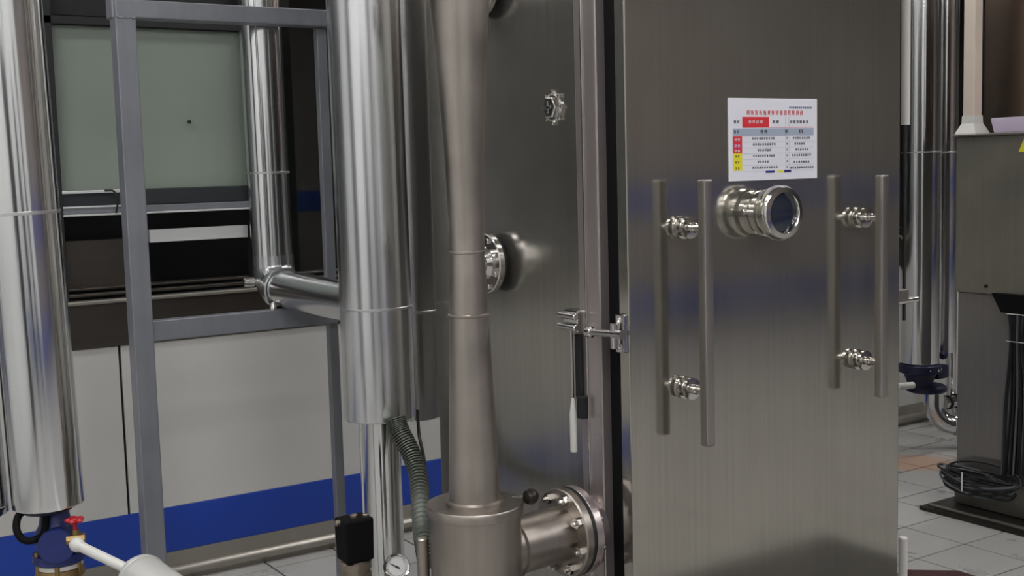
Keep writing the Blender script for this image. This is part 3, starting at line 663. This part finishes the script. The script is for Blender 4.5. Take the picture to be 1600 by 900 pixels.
obj('support_foot', add_cyl(nb(), (pts[-1].x-.12, pts[-1].y+.09, 0), (pts[-1].x-.12, pts[-1].y+.09, ez-.04), .015), 'satin', fe)
hy = at(1484, 628, Y=4.33)
lp = thing('wall_stub_pipe', 'short steel wall pipe with dark clamps beside the cabinet foot', 'pipe', hy)
obj('stub', add_cyl(nb(), hy-V(.06, 0, 0), hy+V(.2, 0, 0), .035, seg=28), 'cladding', lp)
for dx in (-.02, .05): obj('clamp', add_lathe(nb(), [(-.008, .036), (-.007, .042), (.007, .042), (.008, .036)], hy+V(dx, 0, 0), (1, 0, 0), 28, False), 'rubber', lp)
obj('drop_leg', add_cyl(nb(), hy+V(.1, .0, 0), V(hy.x+.1, hy.y, 0), .02), 'cladding', lp)

# white bollard pipe beside the vessel door foot
q = at(1411, 838, Y=2.26)
tag(obj('white_pipe_stub', add_lathe(nb(), [(0, .013), (q.z-.006, .013), (q.z-.002, .011), (q.z, .006)], (q.x, 2.26, 0), (0, 0, 1), 24), 'white_plastic'), 'white capped pipe stub rising right beside the vessel door foot', 'pipe')
q = at(1448, 906, Z=0)
mb = nb()
vs = [(q.x-.32, q.y-.45), (q.x+.16, q.y-.45), (q.x+.16, q.y-.02), (q.x+.02, q.y+.10), (q.x-.32, q.y+.10)]
lo_ = [mb.verts.new((x, y, .0)) for x, y in vs]; hi_ = [mb.verts.new((x, y, .008)) for x, y in vs]
mb.faces.new(hi_); mb.faces.new(lo_)
for k in range(5): mb.faces.new((lo_[k], lo_[(k+1) % 5], hi_[(k+1) % 5], hi_[k]))
tag(obj('floor_mat', mb, 'mat', None, False), 'dark red floor mat at the bottom edge right of the vessel', 'mat')

# ------------------------------------------------------------------ CONTROL CABINET, RIGHT
cb = thing('control_cabinet', 'tall dark steel cabinet at the right edge on a wide base plate', 'cabinet', (5.0, 2.8, 0))
CXU = 4.585; CYB = 3.352
obj('upper_body', add_box(nb(), (CXU, 2.1, .985), (5.5, CYB+.01, 1.672), .006), 'cabinet', cb)
obj('top_edge', add_box(nb(), (CXU-.012, 2.1, 1.672), (5.5, CYB+.022, 1.682), .003), 'satin', cb)
obj('lower_body', add_box(nb(), (CXU+.012, 2.1, .16), (5.5, CYB, .985), .005), 'cabinet_low', cb)
obj('plinth', add_box(nb(), (CXU+.004, 2.1, .02), (5.5, CYB+.004, .16), .004), 'cab_plinth', cb)
obj('base_plate', add_box(nb(), (4.425, 2.1, .0), (5.6, 3.42, .018), .003), 'cabinet_base', cb)
obj('base_channel', add_box(nb(), (4.452, 2.12, .018), (4.475, 3.392, .028), .003), 'cab_plinth', cb)
for y in (2.5, 3.2): obj('bolt', add_lathe(nb(), [(0, .008), (.006, .008)], (CXU, y, 1.02), (-1, 0, 0), 6), 'cabinet_base', cb)
# cable outlet funnel
f0, f1, f2 = at(1557, 457, X=CXU), at(1572, 487, X=CXU), at(1612, 487, X=CXU)
gb = nb(); A_ = [gb.verts.new(p) for p in (V(CXU-.001, f0.y, f0.z), V(CXU-.001, f1.y, f1.z), V(CXU-.001, f2.y, f1.z), V(CXU-.001, f2.y-.08, f0.z))]
B_ = [gb.verts.new(v.co+V(-.035, 0, 0)) for v in A_]; gb.faces.new(A_); gb.faces.new(B_)
for k in range(4): gb.faces.new((A_[k], A_[(k+1) % 4], B_[(k+1) % 4], B_[k]))
obj('cable_outlet', gb, 'black', cb, False, 'black cable outlet funnel')
wq = at(1600, 226, X=CXU-.001)
gb = nb(); vs = [gb.verts.new(V(CXU-.002, wq.y+dy, wq.z+dz)) for dy, dz in ((.025, -.03), (-.035, -.03), (-.005, .035))]; gb.faces.new(vs)
obj('warning_sticker', gb, 'print_yellow', cb, False, 'yellow triangular warning sticker')
# cables
cbn = thing('cable_bundle', 'bundle of black and grey cables hanging down the cabinet side, coiled below', 'cables', (CXU-.04, 2.98, .15))
for k in range(20):
    px = 1572+k*2.5
    top = at(1575+k*1.9, 484, X=CXU-.02-.004*(k % 3)); tie = at(1578+k*1.4, 533, X=CXU-.028-.006*(k % 3))
    mid_ = at(px-3+random.uniform(-2, 2), 640, X=CXU-.03-.006*(k % 3)); lo2 = at(px-8+random.uniform(-3, 3), 742, X=CXU-.035-.006*(k % 3))
    pts = smooth_path([top, tie, tie.lerp(mid_, .5)+V(0, random.uniform(-.006, .006), 0), mid_, lo2], 6)
    obj('cable', add_tube(nb(), pts, .0052, 6), 'cable_grey' if k in (0, 3, 8, 13, 17) else 'cable_black', cbn)
for yy in (490, 533):
    a_, b_ = at(1574, yy, X=CXU-.04), at(1606, yy+2, X=CXU-.04)
    obj('cable_tie', add_box(nb(), (CXU-.052, b_.y, b_.z-.004), (CXU-.044, a_.y, a_.z+.002), .001), 'white_plastic', cbn)
for k in range(14):
    c = at(1527+random.uniform(-6, 10), 750+random.uniform(-9, 9), X=CXU-.07); hl = .175*random.uniform(.8, 1.08)
    pts = [c+V(-.05*math.cos(t)-.0, hl*math.sin(t), .025*math.sin(t+.7*k)-.02*math.cos(t)-.10*math.sin(t)*.0) for t in [j/24*2*math.pi for j in range(25)]]
    obj('cable_coil', add_tube(nb(), pts, .0055, 6, cap=False), 'cable_black' if k % 4 else 'cable_grey', cbn)
q = at(1503, 752, X=CXU-.13)
obj('coil_tie', add_cyl(nb(), q+V(0, 0, -.045), q+V(0, 0, .04), .004, seg=8), 'white_plastic', cbn)
# on top of the cabinet
q = at(1519, 206, X=4.72)
sp_ = thing('cream_post', 'cream square post with flared foot standing on the cabinet', 'post', (4.72, q.y, 1.682))
hw = .029
obj('shaft', add_box(nb(), (4.72-hw, q.y-hw, 1.682), (4.72+hw, q.y+hw, 3.2), .005), 'cream', sp_)
ft = nb(); add_lathe(ft, [(0, .075), (.006, .075), (.05, .046), (.085, .044)], (4.72, q.y, 1.682), (0, 0, 1), 4)
bmesh.ops.rotate(ft, verts=ft.verts, cent=(4.72, q.y, 1.68), matrix=Matrix.Rotation(math.pi/4, 3, 'Z'))
obj('foot', ft, 'white_plastic', sp_, False, 'paler flared foot')
pm = thing('brown_machine', 'brownish steel machine housing on the cabinet at right photo edge', 'machine', (5.3, 2.9, 1.682))
yb = at(1536, 100, X=4.9).y
obj('housing', add_box(nb(), (4.9, 2.0, 1.683), (5.5, yb, 3.2), .01), 'brown_panel', pm)
q0, q1 = at(1560, 207, X=4.72), at(1640, 207, X=4.72)
tr = nb(); add_box(tr, (4.66, q1.y, 1.6822), (4.84, q0.y, at(1580, 183, X=4.68).z), .006)
for v in tr.verts:
    if v.co.z < 1.70: v.co.y = q1.y+(v.co.y-q1.y)*.93
tag(obj('plastic_tray', tr, 'tray'), 'lavender plastic tray on top of the cabinet', 'tray')

# dark plinth in front of the vessel, below the frame: mirrored in the door foot
tp = at(1290, 846, Y=2*YD-1.15); qx1 = tp.x
sd = thing('dark_trolley', 'low dark trolley on the floor before the vessel, below the photo', 'trolley', (qx1-.5, 1.35, 0))
obj('deck', add_box(nb(), (qx1-1.5, 1.15, .05), (qx1, 1.9, tp.z+.03), .006), 'dark_machine', sd)
for x in (qx1-1.45, qx1-.05):
    for y in (1.2, 1.85): obj('leg', add_box(nb(), (x-.02, y-.02, 0), (x+.02, y+.02, .05), .003), 'dark_machine', sd)

for e_ in FITTED:
    ch = list(e_.children); f = ch[0]; nm, lb, lc = e_.name.split('.')[0], e_['label'], Vector(e_.location)
    for c in ch[1:]: c.parent = f
    f.parent = ves; f.location = lc-Vector(ves.location); f['label'] = lb
    bpy.data.objects.remove(e_); f.name = nm
